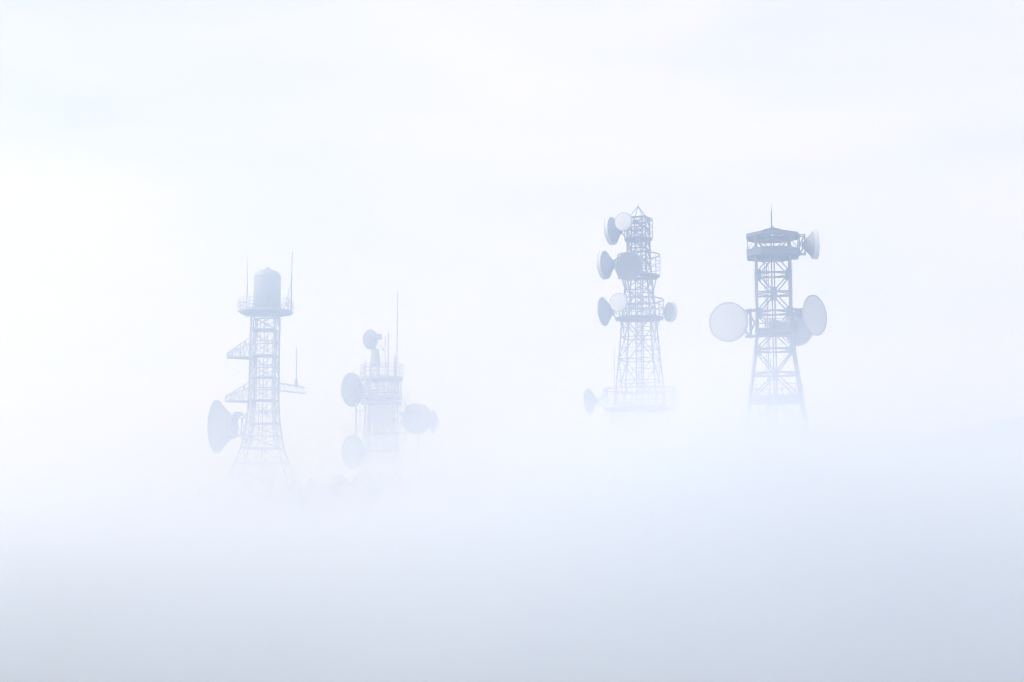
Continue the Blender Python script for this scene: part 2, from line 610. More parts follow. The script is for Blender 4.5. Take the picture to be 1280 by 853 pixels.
# eight-sided head platform with a bevelled underside
zd = T.z(389)
oct_o = [(p.x, p.y) for p in circle(5.95, 0, 8, ph=R(9))]
oct_i = [(p.x, p.y) for p in circle(5.35, 0, 8, ph=R(9))]
v = [(x, y, zd) for x, y in oct_o] + [(x, y, zd - .35) for x, y in oct_o] + [(x, y, zd - .7) for x, y in oct_i]
f = [tuple(range(8)), tuple(range(23, 15, -1))] + [(k, (k + 1) % 8, 8 + (k + 1) % 8, 8 + k) for k in range(8)] + [(8 + k, 8 + (k + 1) % 8, 16 + (k + 1) % 8, 16 + k) for k in range(8)]
mesh_obj('platform', v, f, P1, T.root)
for k in range(8):
    x, y = oct_i[k]
    beam('deck_beam', (x * .25, y * .25, zd - .8), (x * .97, y * .97, zd - .8), 0.2, P1, T.root, 'channel')
rail_pts = []
for k in range(8):
    a, b = Vector(oct_o[k]), Vector(oct_o[(k + 1) % 8])
    rail_pts += [tuple(a * .985), tuple((a + b) / 2 * .985)]
guard_rail(T, rail_pts, zd, (0.75, 1.45, 2.25), 0.15, P1)
# two side platforms on triangular brackets
lc = corners(22.3 * px, A1, 0)
for vb, vt, ve, reach in ((447, 424, 443.5, 47), (501.5, 480, 497, 47.5)):
    z0, z1, zt = T.z(vb), T.z(vt), T.z(ve)
    tip = Vector((-reach * px, -0.9, 0))
    tip2 = Vector((-reach * px, 0.9, 0))
    A_, B_ = lc[2] * 1.03, lc[1] * 1.03
    vv, ff = prism([(A_.x, A_.y), (tip.x, tip.y), (tip2.x, tip2.y), (B_.x, B_.y)], z0 - .3, z0)
    fl = mesh_obj('side_platform', vv, ff, P1, T.root)
    for p, qq in ((A_, tip), (B_, tip2)):
        top0, top1 = Vector((p.x, p.y, z1)), Vector((qq.x, qq.y, zt))
        beam('top_chord', top0, top1, 0.2, P1, fl, 'tube')
        for k in range(1, 6):
            t = k / 5
            bt = Vector((p.x + (qq.x - p.x) * t, p.y + (qq.y - p.y) * t, z0))
            tt = top0.lerp(top1, t)
            beam('upright', bt, tt, 0.14, P1, fl)
            bp = Vector((p.x + (qq.x - p.x) * (t - 1 / 5), p.y + (qq.y - p.y) * (t - 1 / 5), z0))
            beam('diagonal', bp if k % 2 else bt, tt if k % 2 else top0.lerp(top1, t - 1 / 5), 0.13, P1, fl)
    beam('end_rail', (tip.x, tip.y, zt), (tip2.x, tip2.y, zt), 0.14, P1, fl, 'tube')
    beam('end_rail', (tip.x, tip.y, (zt + z0) / 2), (tip2.x, tip2.y, (zt + z0) / 2), 0.1, P1, fl, 'tube')
# aerial arm on the right
x0, x1 = T.x(349, 485), T.x(382, 487)
arm = tube_path('antenna_arm', [(x0 - .4, -.5, T.z(488)), (x1, -.5, T.z(491.5))], 0.2, P1, T.root)
for yy, va, vb in ((.5, 488, 491.5), (-.5, 478.5, 484), (.5, 478.5, 484)):
    beam('arm_chord', (x0 - .4, yy, T.z(va)), (x1, yy, T.z(vb)), 0.2, P1, arm, 'tube')
for yy in (-.5, .5):
    for k in range(8):
        ta, tb = k / 8, (k + 1) / 8
        za = lambda t: (T.z(488 + 3.5 * t), T.z(478.5 + 5.5 * t))
        xa, xb = x0 + (x1 - x0) * ta, x0 + (x1 - x0) * tb
        beam('arm_lacing', (xa, yy, za(ta)[k % 2]), (xb, yy, za(tb)[1 - k % 2]), 0.1, P1, arm)
beam('arm_stay', (x0 - .2, 0, T.z(472)), (T.x(362, 484), 0, T.z(481.5)), 0.1, P1, arm, 'tube')
whip('thin whip aerial with a thick foot on the side arm of the radar tower', T.world((T.x(370.8, 460), 0, T.z(482.5))), T.z(434) - T.z(482.5), 0.21, P1, plinth=(.36, 1.5), wtop=.2)
# the radar dome
zt, rd = T.z(336.8), 2.88
dome = thing('radar_dome', 'smooth white radar dome with a small cap on top of the far-left tower', 'radome', T.world((0.25, 0, zd)))
hd = zt - zd
dome.rotation_euler = (0, 0, T.rot)
prof = [(0, 0.002), (rd, 0.002), (rd, hd - 1.85)]
for k in range(1, 12):
    a = k * math.pi / 2 / 12
    prof.append((rd * math.cos(a) ** .9, hd - 1.85 + 1.85 * math.sin(a)))
prof.append((0, hd))
v, f = lathe(prof, 48)
mesh_obj('dome_shell', v, f, worn_mat('dome_paint', (0.32, 0.335, 0.36), (0.26, 0.255, 0.25), 0.35, 0.5), dome, True)
v, f = lathe([(0, hd - .1), (.5, hd - .1), (.5, hd + .28), (.42, hd + .34), (0, hd + .34)], 20)
mesh_obj('dome_cap', v, f, M_PALE, dome)
for zz in (hd * .42, hd - 1.75):
    v, f = lathe([(rd - .01, zz - .07), (rd + .05, zz - .07), (rd + .05, zz + .07), (rd - .01, zz + .07)], 48)
    mesh_obj('seam_band', v, f, M_PALE, dome)
v, f = prism([(.1, -rd - .06), (1.15, -rd + .16), (1.15, -rd + .5), (.1, -rd + .3)], .05, 2.1)
dr = mesh_obj('hatch', v, f, M_PALE, dome)
beam('hatch_post', (.35, -rd - .12, 0.05), (.35, -rd - .12, 2.9), .2, M_STEEL, dr, 'box')
beam('hatch_lamp', (-.25, -rd - .15, 3.15), (.4, -rd - .15, 2.9), .16, M_STEEL, dr, 'box')
whip('thin whip aerial left of the radar dome, standing on the platform', T.world((T.x(309.3, 350), -1.5, zd)), T.z(317) - zd, 0.2, P1, wtop=.07, collars=(3.5,))
whip('thick stayed aerial pole right of the radar dome on the platform edge', T.world((T.x(364.6, 350), -.6, zd - .7)), T.z(315) - zd + .7, 0.25, P1, collars=(4.3, 7.5), wtop=.22, strut=((-1.45, .3, 1.0), (-.05, 0, 7.0)))
# its one big dish
cz = T.z(534.5)
dish(T, 'very large conical dish low on the left side of the radar tower', (T.x(273, 534), -1.0, cz), (-.95, .3, 0), 5.35, 3.0, 2.5, front='cone', tip=2.2, ribs=0, curve=.92,
     targets=((-3.2, -1.6, T.z(518)), (-3.4, -1.4, T.z(552)), (-2.6, 1.5, T.z(520)), (-3.2, 1.9, T.z(552))), strut=.24, frame=1.5, mat=P1, back=M_SHELL2)
vv, ff = prism([(T.x(292, 518), -2.4), (T.x(304, 518), -2.4), (T.x(304, 518), .4), (T.x(292, 518), .4)], T.z(520.5), T.z(516.5))
mesh_obj('dish_walkway', vv, ff, P1, T.root)

# ================================================================== second tower
T = Tower('aerial_tower', 'squat lattice tower crowded with dishes and thin aerials, second from the left', 477, 500, 340)
px = T.px
A2 = R(38)
r2 = lambda p: p * px
lv2 = [(0.2, r2(44)), (T.z(592), r2(34)), (T.z(574), r2(29)), (T.z(556), r2(27)), (T.z(541), r2(26)), (T.z(523), r2(26)), (T.z(505), r2(26)), (T.z(490), r2(26)), (T.z(474), r2(26))]
lattice(T, lv2, A2, P1, 0.4, 0.17, pats='AXXXXXXX', belt_w=0.22)
footings(T, corners(r2(44), A2, 0.2), 0.9)
lv2b = [(z, r * .62) for z, r in lv2[1:]]
for k in range(4):
    tube_path('inner_leg', [corners(r, A2 + R(20), z)[k] for z, r in lv2b], 0.22, P1, T.root)
for a, b in zip(lv2b, lv2b[1:]):
    ca, cb = corners(a[1], A2 + R(20), a[0]), corners(b[1], A2 + R(20), b[0])
    for k in range(4):
        beam('inner_brace', ca[k], cb[(k + 1) % 4], 0.11, P1, T.root)
        beam('inner_brace', cb[k], cb[(k + 1) % 4], 0.11, P1, T.root)
for x, w in ((-1.1, .3), (.6, .24)):
    tube_path('cable_pipe', [(x, .8, .2), (x, .8, T.z(472))], w, P1, T.root)
ladder(T, -.2, -.9, .5, T.z(472), 1.0, P1, .13, .9)
# platforms
zt = T.z(472)
pc = [(p.x, p.y) for p in circle(5.15, 0, 16, ph=R(11))]
deck(T, 'platform', pc, zt, .7, P1)
guard_rail(T, pc, zt, (1.1, 2.1, 3.0), .17, P1)
for v, rr in ((497, 4.7), (503, 5.0), (541, 4.6), (562, 4.7)):
    pc2 = [(p.x, p.y) for p in circle(rr, 0, 12, ph=R(7))]
    deck(T, 'service_floor', pc2, T.z(v), .45, P1, [(x * .45, y * .45) for x, y in pc2])
pc3 = [(p.x, p.y) for p in circle(4.9, 0, 14)]
guard_rail(T, pc3, T.z(503), (1.0, 2.0), .16, P1)
# ladder cage rings on the right
for k in range(4):
    v = 477 + k * 5
    tube_path('cage_ring', [Vector((p.x + T.x(498.6, 485), p.y - .4, T.z(v))) for p in circle(.75, 0, 14)], .1, P1, T.root, 6, True)
for k in range(4):
    a = k * math.pi / 2 + .4
    beam('cage_bar', (T.x(498.6, 485) + .75 * math.cos(a), -.4 + .75 * math.sin(a), T.z(497)), (T.x(498.6, 485) + .75 * math.cos(a), -.4 + .75 * math.sin(a), T.z(471)), .1, P1, T.root, 'tube')
# frames on the left with a pole
xl = T.x(445, 520)
pole = beam('side_mast', (xl, -.4, T.z(546)), (xl, -.4, T.z(497)), .42, P1, T.root, 'tube')
for v in (514, 533, 538):
    beam('side_bracket', (xl, -.4, T.z(v)), (T.x(459, v), -.6, T.z(v)), .22, P1, T.root, 'tube')
beam('side_bracket', (T.x(450, 520), -.5, T.z(513)), (T.x(450, 520), -.5, T.z(538)), .2, P1, T.root, 'tube')
beam('side_bracket', (T.x(456, 505), -.5, T.z(503)), (T.x(448, 513), -.5, T.z(511)), .2, P1, T.root, 'tube')
for u, v0, v1, w in ((452, 500, 474, .2), (462, 541, 476, .24), (489, 541, 476, .24), (500, 541, 474, .2), (506, 560, 500, .2), (509, 505, 492, .16)):
    beam('side_mast', (T.x(u, v0), -2.6, T.z(v0)), (T.x(u, v1), -2.6, T.z(v1)), w, P1, T.root, 'tube')
for v in (480, 488, 496, 548, 556):
    beam('side_bracket', (T.x(452, v), -2.6, T.z(v)), (T.x(503, v), -2.6, T.z(v)), .14, P1, T.root)
# head: mount of the steerable dish
hx = T.x(469, 450)
for z0, z1, a, b in ((T.z(471), T.z(457), 1.5, 1.1),):
    cs0, cs1 = corners(a, R(40), z0), corners(b, R(40), z1)
    for k in range(4):
        o_ = Vector((hx, 0, 0))
        beam('pedestal_leg', cs0[k] + o_, cs1[k] + o_, .26, P1, T.root, 'tube')
        beam('pedestal_brace', cs0[k] + o_, cs1[(k + 1) % 4] + o_, .16, P1, T.root)
        beam('pedestal_brace', cs0[(k + 1) % 4] + o_, cs1[k] + o_ + Vector((.05, .05, 0)), .16, P1, T.root)
v, f = lathe([(0, T.z(457.5)), (1.3, T.z(457.5)), (1.35, T.z(455)), (1.1, T.z(451)), (1.2, T.z(447)), (1.0, T.z(444)), (.95, T.z(437)), (0, T.z(437))], 24)
o = mesh_obj('pedestal', v, f, P1, T.root)
o.location = (hx, 0, 0)
dc = Vector((T.x(463.5, 424), .4, T.z(424.5)))
D_ = dish(T, 'small tilted dish on a pedestal above the platform of the crowded second tower', dc, (-.62, .74, .12), 2.3, .9, .6, ribs=10, targets=((hx, 0, T.z(438)),), strut=.4, curve=1.6, mat=P1, back=M_SHELL2)
bx = Vector((T.x(474.2, 421.5), -.3, T.z(421.5))) - dc
vv, ff = prism([(bx.x - .7, bx.y - .5), (bx.x + .65, bx.y - .5), (bx.x + .65, bx.y + .5), (bx.x - .7, bx.y + .5)], bx.z - .65, bx.z + .65)
mesh_obj('equipment_box', vv, ff, P1, D_)
e0, e1 = Vector((T.x(473, 433), 0, T.z(432.5))) - dc, Vector((T.x(479.6, 438), 0, T.z(438.5))) - dc
for dz in (0, .55):
    beam('counterweight_arm', e0 + Vector((0, 0, dz)), e1 + Vector((0, 0, dz)), .14, P1, D_, 'tube')
beam('counterweight', e1 + Vector((0, 0, -.1)), e1 + Vector((0, 0, .65)), .3, P1, D_, 'box')
for u, v0, v1, w, lab in ((456.7, 448, 470, .22, 'short thin aerial left of the dish pedestal on the second tower'), (477.6, 444, 470, .14, 'shortest fine aerial just right of the dish pedestal on the second tower'),
                          (481.4, 420, 470, .2, 'thin aerial beside a slightly taller one on the second tower platform'), (485.2, 416, 470, .32, 'thick middle aerial pole on the second tower platform'),
                          (494, 444.5, 470, .48, 'short stout grey mast at the right of the second tower platform'), (496.6, 364, 458, .26, 'very tall thin aerial rising highest above the second tower')):
    z0 = T.z(472)
    whip(lab, T.world((T.x(u, (v0 + v1) / 2), {494: -.2, 496.6: -.2}.get(u, .5 - (u - 470) * .05), z0)), T.z(v0) - z0, w, P1, wtop=w * .9)
# dishes
tg = lambda u, v, y=0.0: (T.x(u, v), y, T.z(v))
dish(T, 'ribbed grey dish high on the left side of the second tower', (T.x(441, 488), -.6, T.z(488)), (-.78, .62, 0), 3.95, 1.7, .9, ribs=20, curve=1.5, targets=(tg(458, 480), tg(458, 496)), strut=.3, mat=P1, back=M_SHELL2, tip=.3)
dish(T, 'smooth grey dish low on the left side of the second tower', (T.x(442, 565), -.4, T.z(565.5)), (-.76, .65, 0), 3.95, 1.6, .9, curve=1.5, targets=(tg(456, 558), tg(456, 574)), strut=.3, mat=P1, back=M_SHELL2, tip=.3)
dish(T, 'broad round dish on the front of the second tower facing the viewer', (T.x(478, 523), -4.6, T.z(523)), (-.15, -.98, 0), 2.95, 1.2, .8, curve=1.5, face=M_SHELL2, tip=.25, targets=((-1, -3.0, T.z(516)), (1, -3.0, T.z(530))), strut=.3, mat=P1, back=M_SHELL2)
dish(T, 'deep drum-shaped dish on the right side of the second tower', (T.x(516.5, 522), .3, T.z(522.5)), (.76, .65, 0), 3.4, 1.6, 1.0, shroud=2.6, face=M_SHELL2, curve=1.3, tip=.3, targets=(tg(499, 514), tg(499, 531)), strut=.34, mat=P1, back=M_SHELL2)
dish(T, 'pointed dish seen edge-on at the far right of the second tower', (T.x(541.5, 525), 3.0, T.z(525.5)), (.97, .25, 0), 2.75, .9, .6, front='cone', tip=1.7, curve=1.2, targets=((T.x(524, 519), 2.2, T.z(519)), (T.x(524, 532), 2.2, T.z(532)), ), strut=.26, mat=P1, back=M_SHELL2)
# the arms that carry the outer one
for v in (507, 519, 532, 541):
    beam('side_bracket', (T.x(497, v), 1.2, T.z(v)), (T.x(526, v), 2.3, T.z(v)), .24, P1, T.root, 'tube')
beam('side_mast', (T.x(524, 525), 2.25, T.z(545)), (T.x(524, 525), 2.25, T.z(504)), .34, P1, T.root, 'tube')
# a comb aerial on the left
yg = thing('yagi_antenna', 'thin comb aerial sticking out left between the two dishes of the second tower', 'aerial', T.world((T.x(445, 534.5), -.4, T.z(534.5))))
yg.rotation_euler = (0, 0, T.rot)
L_ = T.x(423.5, 534) - T.x(445, 534)
boom = tube_path('boom', [(0, 0, 0), (L_, 0, 0)], .16, P1, yg)
for u, h in ((432.3, 1.2), (436.2, 1.35), (427.5, .9), (424.5, .8)):
    e = T.x(u, 534) - T.x(445, 534)
    beam('element', (e, 0, -h if u > 430 else -.25, ), (e, 0, h if u > 430 else .25), .13, P1, yg, 'tube')
beam('boom_stay', (T.x(437, 534) - T.x(445, 534), 0, -.3), (-.1, 0, T.z(545) - T.z(534.5)), .12, P1, yg, 'tube')
mp_ = T.world((T.x(523.5, 575), 0, 0))
zg = ground_z(mp_.x, mp_.y)
mast = thing('slim_mast', 'thin pole standing on the ground just right of the second tower', 'mast', (mp_.x, mp_.y, zg))
mast.rotation_euler = (0, 0, T.rot)
tube_path('pole', [(0, 0, -.5), (0, 0, T.world((0, 0, T.z(541))).z - zg)], .26, P1, mast)
zc = T.world((0, 0, T.z(563))).z - zg
beam('cross_arm', (-2.2, 0, zc), (.4, 0, zc), .2, P1, mast, 'tube')

# ================================================================== third tower
T = Tower('dish_tower', 'slender lattice tower with three round cage platforms and a pyramid peak', 799, 380, 200)
px = T.px
A3 = R(32)
S3 = M_STEEL
lv3 = [(0.2, 50 * px), (T.z(560), 44 * px), (T.z(530), 40.5 * px)] + [(T.z(v), r * px) for v, r in ((505, 37), (477, 34), (450, 30.5), (422.5, 27.5), (400, 25), (383, 23), (364, 21), (345, 18.8), (328, 17.5), (312, 16.8), (299, 16.6), (286, 16.6), (273, 16.6))]
lattice(T, lv3, A3, S3, 0.215, 0.12, pats='AAAAVAVAXXXXXXX', belt_w=0.13)
# lacing along the legs of the lower panels
for i, (a, b) in enumerate(zip(lv3[3:8], lv3[4:9])):
    for k in range(4):
        oa, ob = corners(a[1], A3, a[0]), corners(b[1], A3, b[0])
        k2 = (k + 1) % 4
        m0, m1 = oa[k].lerp(ob[k], .5), oa[k2].lerp(ob[k2], .5)
        beam('sub_brace', m0, m0.lerp(m1, .28), .075, S3, T.root)
        beam('sub_brace', m1, m1.lerp(m0, .28), .075, S3, T.root)
        beam('crossbeam', m0.lerp(m1, .28), m0.lerp(m1, .72), .06, S3, T.root)
footings(T, corners(50 * px, A3, 0.2), 0.6)
# centre shaft with ladder and cable runs
for x, y, w in ((-.5, .2, .17), (.5, .2, .17), (-.5, -.5, .12), (.5, -.5, .12)):
    tube_path('shaft_post', [(x, y, .2), (x, y, T.z(274))], w, S3, T.root)
ladder(T, 0, -.3, .4, T.z(274), .5, S3, .08, .5)
for k, v in enumerate(range(280, 500, 10)):
    beam('shaft_tie', (-.5, -.5, T.z(v)), (.5, -.5 if k % 2 else .2, T.z(v)), .07, S3, T.root)
tube_path('cable_pipe', [(.25, .35, .2), (.25, .35, T.z(300))], .16, S3, T.root)
# peak
apex = Vector((0, 0, T.z(258)))
for k, c in enumerate(corners(12.5 * px, R(25), T.z(272.5))):
    beam('peak_strut', c, apex, .11, S3, T.root, 'tube')
beam('lightning_rod', apex + Vector((0, 0, -.1)), apex + Vector((0, 0, .25)), .12, S3, T.root, 'tube')
def cage(vt, vd, rad, ang, knee_v, knee_r, n_=20, rails=3, hole=.42):
    zt_, zd_ = T.z(vt), T.z(vd)
    pts = [(p.x, p.y) for p in circle(rad, 0, n_)]
    deck(T, 'platform', pts, zd_, .22, S3, [(x * hole, y * hole) for x, y in pts])
    h = zt_ - zd_
    guard_rail(T, pts, zd_, [h * (k + 1) / rails for k in range(rails)], .085, S3, 2)
    tube_path('top_ring', [Vector((x, y, zt_ + .09)) for x, y in pts], .14, S3, T.root, 6, True)
    for k in range(8):
        a = 2 * math.pi * k / 8 + ang
        beam('deck_beam', (.3 * rad * math.cos(a), .3 * rad * math.sin(a), zd_ - .3), (rad * .98 * math.cos(a), rad * .98 * math.sin(a), zd_ - .3), .14, S3, T.root, 'channel')
    for k in range(4):
        a = ang + k * math.pi / 2
        beam('knee_brace', (rad * .97 * math.cos(a), rad * .97 * math.sin(a), zd_ - .25), (knee_r * math.cos(a), knee_r * math.sin(a), T.z(knee_v)), .11, S3, T.root)
        a += .35
        beam('knee_brace', (rad * .97 * math.cos(a), rad * .97 * math.sin(a), zd_ - .25), (knee_r * math.cos(a - .35), knee_r * math.sin(a - .35), T.z(knee_v)), .09, S3, T.root)
cage(275.5, 298.5, 17.6 * px, A3, 310, 16.8 * px)
cage(320, 345, 26.5 * px, A3, 363, 20.9 * px)
cage(376, 397.5, 30.5 * px, A3, 409, 26 * px)
cage(488, 511, 45.5 * px, A3, 528, 40 * px, 28)
# dishes: three dark-backed ones to the left, two pale discs, one dark disc in front, one to the right, one in the fog
LEFT = (-.92, .39, -.04)
CU = dict(shroud=.42, curve=1.06, strut=.12)
def arm_to(u, v, y=0.0):
    return (T.x(u, v), y, T.z(v))
dish(T, 'topmost dark-backed dish on the left of the third tower, beside a white disc', (T.x(766, 289), -.2, T.z(288.5)), LEFT, 1.95, 1.2, .5, tip=.12, targets=(arm_to(783, 283), arm_to(783, 297)), **CU)
dish(T, 'white disc at the very top of the third tower facing the viewer', (T.x(780.3, 281), -2.3, T.z(281.5)), (-.38, -.92, .02), 1.27, .5, .35, tip=.1, shroud=.3, curve=1.4, targets=(arm_to(786, 278, -1.0), arm_to(786, 290, -1.0)), strut=.12)
dish(T, 'dark-backed dish left of the middle cage platform of the third tower', (T.x(757.2, 331.5), -.2, T.z(331)), LEFT, 1.98, 1.2, .48, tip=.12, targets=(arm_to(772, 322), arm_to(772, 342)), **CU)
dish(T, 'large dark grey disc on the front of the middle cage platform of the third tower', (T.x(786.5, 337), -3.1, T.z(337.5)), (-.35, -.93, 0), 2.0, .8, .5, face=M_MESH, tip=.12, curve=1.5, targets=(arm_to(788, 326, -1.9), arm_to(792, 345, -1.9)), strut=.14)
dish(T, 'dark-backed dish with a pale pointed front left of the third cage platform', (T.x(755.3, 389.5), -.3, T.z(389.5)), LEFT, 1.98, 1.2, .48, front='cone', tip=1.1, curve=1.04, targets=(arm_to(770, 381), arm_to(770, 398)), strut=.12)
dish(T, 'white disc over the third cage platform, next to the pointed dish', (T.x(774.3, 381.5), -3.0, T.z(382)), (-.38, -.92, .02), 1.27, .5, .35, tip=.1, shroud=.25, curve=1.4, targets=(arm_to(779, 377, -1.6), arm_to(779, 390, -1.6)), strut=.12)
dish(T, 'small grey dish on the right of the third cage platform', (T.x(836.5, 390), .2, T.z(390.5)), (.84, .54, 0), 1.36, .7, .3, shroud=.4, tip=.1, curve=1.5, targets=(arm_to(826, 384), arm_to(826, 395)), strut=.12)
dish(T, 'faint fogged dish left of the lowest and widest cage platform of the third tower', (T.x(737, 501.5), -.2, T.z(501.5)), LEFT, 1.75, .9, .42, front='cone', tip=.5, curve=1.3, targets=(arm_to(757, 494), arm_to(757, 510)), strut=.14)
whip('hair-thin aerial rising from the lowest platform of the third tower', T.world((T.x(767.5, 450), 3.2, T.z(511))), T.z(430) - T.z(511), .08, S3, wtop=.05)

# ================================================================== fourth tower
T = Tower('square_tower', 'far-right square tower with a flat ringed head and a single spire', 967, 370, 160)
px = T.px
A4 = R(45.6)
q2 = math.sqrt(2)
S4 = M_STEEL
hw = lambda p: p * px * q2
lv4 = [(0.2, hw(45)), (T.z(538), hw(37.5)), (T.z(500), hw(31.5)), (T.z(468), hw(27.3)), (T.z(438), hw(23.4)), (T.z(415), hw(21.2)), (T.z(391), hw(21)), (T.z(367.5), hw(21)), (T.z(343.5), hw(21)), (T.z(320), hw(21)), (T.z(296), hw(20.6))]
rings4 = [corners(r, A4, z) for z, r in lv4]
for k in range(4):
    tube_path('leg', [rg[k] for rg in rings4], .32, S4, T.root, 12)
    for z, r in lv4[1:]:
        c = corners(r, A4, z)[k]
        v, f = lathe([(0, -.06), (.27, -.06), (.27, .06), (0, .06)], 12)
        o = mesh_obj('flange', v, f, S4, T.root)
        o.location = c
# step bolts up the two right legs
for k in (0, 1, 2, 3):
    stv, stf = [], []
    for i, (a, b) in enumerate(zip(rings4[2:], rings4[3:])):
        L4 = (b[k] - a[k]).length
        m = int(L4 / .45)
        for j in range(m):
            p = a[k].lerp(b[k], (j + .5) / m)
            sx = (1 if p.x > 0 else -1)
            kk = len(stv)
            for xx in (.1, .32):
                for yy, zz in ((-.025, -.025), (.025, -.025), (.025, .025), (-.025, .025)):
                    stv.append((p.x + sx * xx, p.y + yy, p.z + zz))
            stf += [(kk, kk + 1, kk + 5, kk + 4), (kk + 1, kk + 2, kk + 6, kk + 5), (kk + 2, kk + 3, kk + 7, kk + 6), (kk + 3, kk, kk + 4, kk + 7), (kk + 4, kk + 5, kk + 6, kk + 7)]
    o = mesh_obj('step_bolts', stv, stf, S4, T.root)
    o['kind'] = 'stuff'
# two-bay X panels with a gusset at the crossing
def gusset(p, w, h, rot=0.0):
    v, f = prism([(-w, -.03), (w, -.03), (w, .03), (-w, .03)], -h, h)
    o = mesh_obj('gusset_plate', v, f, S4, T.root)
    o.location = p
    o.rotation_euler = (0, 0, rot)
def xpanel(lo, mid, hi, bw=.15):
    for k in range(4):
        k2 = (k + 1) % 4
        a, b, c, d = rings4[lo][k], rings4[lo][k2], rings4[hi][k], rings4[hi][k2]
        g = (rings4[mid][k] + rings4[mid][k2]) / 2
        for p in (a, b, c, d):
            beam('brace', p, g, bw, S4, T.root, 'tube')
        e = b - a
        gusset(g, .38, .5, math.atan2(e.y, e.x))
        for p, pp in ((a, b), (b, a), (c, d), (d, c)):
            e2 = (pp - p).normalized()
            gusset(p + e2 * .3, .22, .32, math.atan2(e.y, e.x))
xpanel(2, 3, 4)
xpanel(6, 7, 8)
for lo, hi in ((0, 1), (1, 2), (4, 5), (5, 6), (8, 9), (9, 10)):
    for k in range(4):
        k2 = (k + 1) % 4
        a, b, c, d = rings4[lo][k], rings4[lo][k2], rings4[hi][k], rings4[hi][k2]
        if lo in (4, 8, 1):
            g = (c + d) / 2
            beam('brace', a, g, .13, S4, T.root, 'tube')
            beam('brace', b, g, .13, S4, T.root, 'tube')
        elif lo in (5, 9):
            g = (a + b) / 2
            beam('brace', c, g, .13, S4, T.root, 'tube')
            beam('brace', d, g, .13, S4, T.root, 'tube')
        else:
            beam('brace', a, d, .16, S4, T.root, 'tube')
            beam('brace', b + Vector((0, 0, .02)), c, .15, S4, T.root, 'tube')
# belts: crossbeams and a plan diamond
for i in range(1, len(rings4)):
    rg = rings4[i]
    for k in range(4):
        k2 = (k + 1) % 4
        beam('crossbeam', rg[k], rg[k2], .17, S4, T.root, 'channel')
        m0, m1 = (rg[k] + rg[k2]) / 2, (rg[k2] + rg[(k2 + 1) % 4]) / 2
        beam('plan_brace', m0, m1, .11, S4, T.root)
# cable shaft
for x, w, v0 in ((-.72, .12, 330), (-.16, .16, 290), (.14, .16, 290)):
    tube_path('cable_pipe', [(x, -.3, .2), (x, -.3, T.z(v0))], w, S4, T.root)
ladder(T, -.75, .9, .4, T.z(320), .42, S4, .06, .4)
# platform at the dishes
zp = T.z(414)
sq = [(p.x, p.y) for p in corners(hw(21.2) * 1.10, A4, 0)]
deck(T, 'platform', sq, zp + .1, .55, S4, [(x * .35, y * .35) for x, y in sq])
rails = []
for k in range(4):
    a, b = Vector(sq[k]), Vector(sq[(k + 1) % 4])
    rails += [tuple(a.lerp(b, t / 4)) for t in range(4)]
guard_rail(T, rails, zp + .1, (.55, 1.05), .06, S4)
zq = T.z(500)
sq2 = [(p.x, p.y) for p in corners(hw(31.5) * 1.02, A4, 0)]
deck(T, 'platform', sq2, zq + .35, .7, S4, [(x * .3, y * .3) for x, y in sq2])
rails2 = []
for k in range(4):
    a, b = Vector(sq2[k]), Vector(sq2[(k + 1) % 4])
    rails2 += [tuple(a.lerp(b, t / 8)) for t in range(8)]
guard_rail(T, rails2, zq + .35, (.6, 1.2), .055, S4)
# equipment inside the dish platform
for x, y, w, h in ((.3, .2, .35, 1.1), (1.0, .5, .3, .9), (-.2, .9, .3, 1.3)):
    v, f = prism([(x - w, y - w), (x + w, y - w), (x + w, y + w), (x - w, y + w)], zp + .12, zp + .12 + h)
    mesh_obj('equipment_cabinet', v, f, M_PALE, T.root)
# ringed head
R4 = 35.3 * px
def octo(r, z, ph=22.5):
    return [(p.x, p.y) for p in circle(r, z, 8, ph=R(ph))]
zr, zl = T.z(297), T.z(321)
for z, th, inner in ((zr + .08, .42, .84), (zl + .3, .8, .84)):
    o8 = octo(R4, 0)
    deck(T, 'head_ring', o8, z + th / 2, th, M_DARK, [(x * inner, y * inner) for x, y in o8])
o8 = octo(R4 * .9, 0)
deck(T, 'platform', o8, zl + .1, .25, S4, [(x * .45, y * .45) for x, y in o8])
for k in range(8):
    a = R(22.5 + 45 * k)
    for z in (zr, zl - .15):
        beam('ring_spoke', (.25 * math.cos(a), .25 * math.sin(a), z), (R4 * .95 * math.cos(a), R4 * .95 * math.sin(a), z), .17, S4, T.root, 'channel')
    beam('hanger', (R4 * .97 * math.cos(a), R4 * .97 * math.sin(a), zl + .8), (R4 * .97 * math.cos(a), R4 * .97 * math.sin(a), zr - .2), .05, S4, T.root, 'tube')
for k in range(4):
    c = corners(hw(21), A4, 0)[k]
    a = math.atan2(c.y, c.x)
    for da in (-.39, .39):
        beam('hanger', (c.x, c.y, zr - .35), (R4 * .95 * math.cos(a + da), R4 * .95 * math.sin(a + da), zl + .75), .07, S4, T.root, 'tube')
o8 = octo(2.05, 0)
deck(T, 'crown_ring', o8, zr + .44, .2, M_DARK, [(x * .82, y * .82) for x, y in o8])
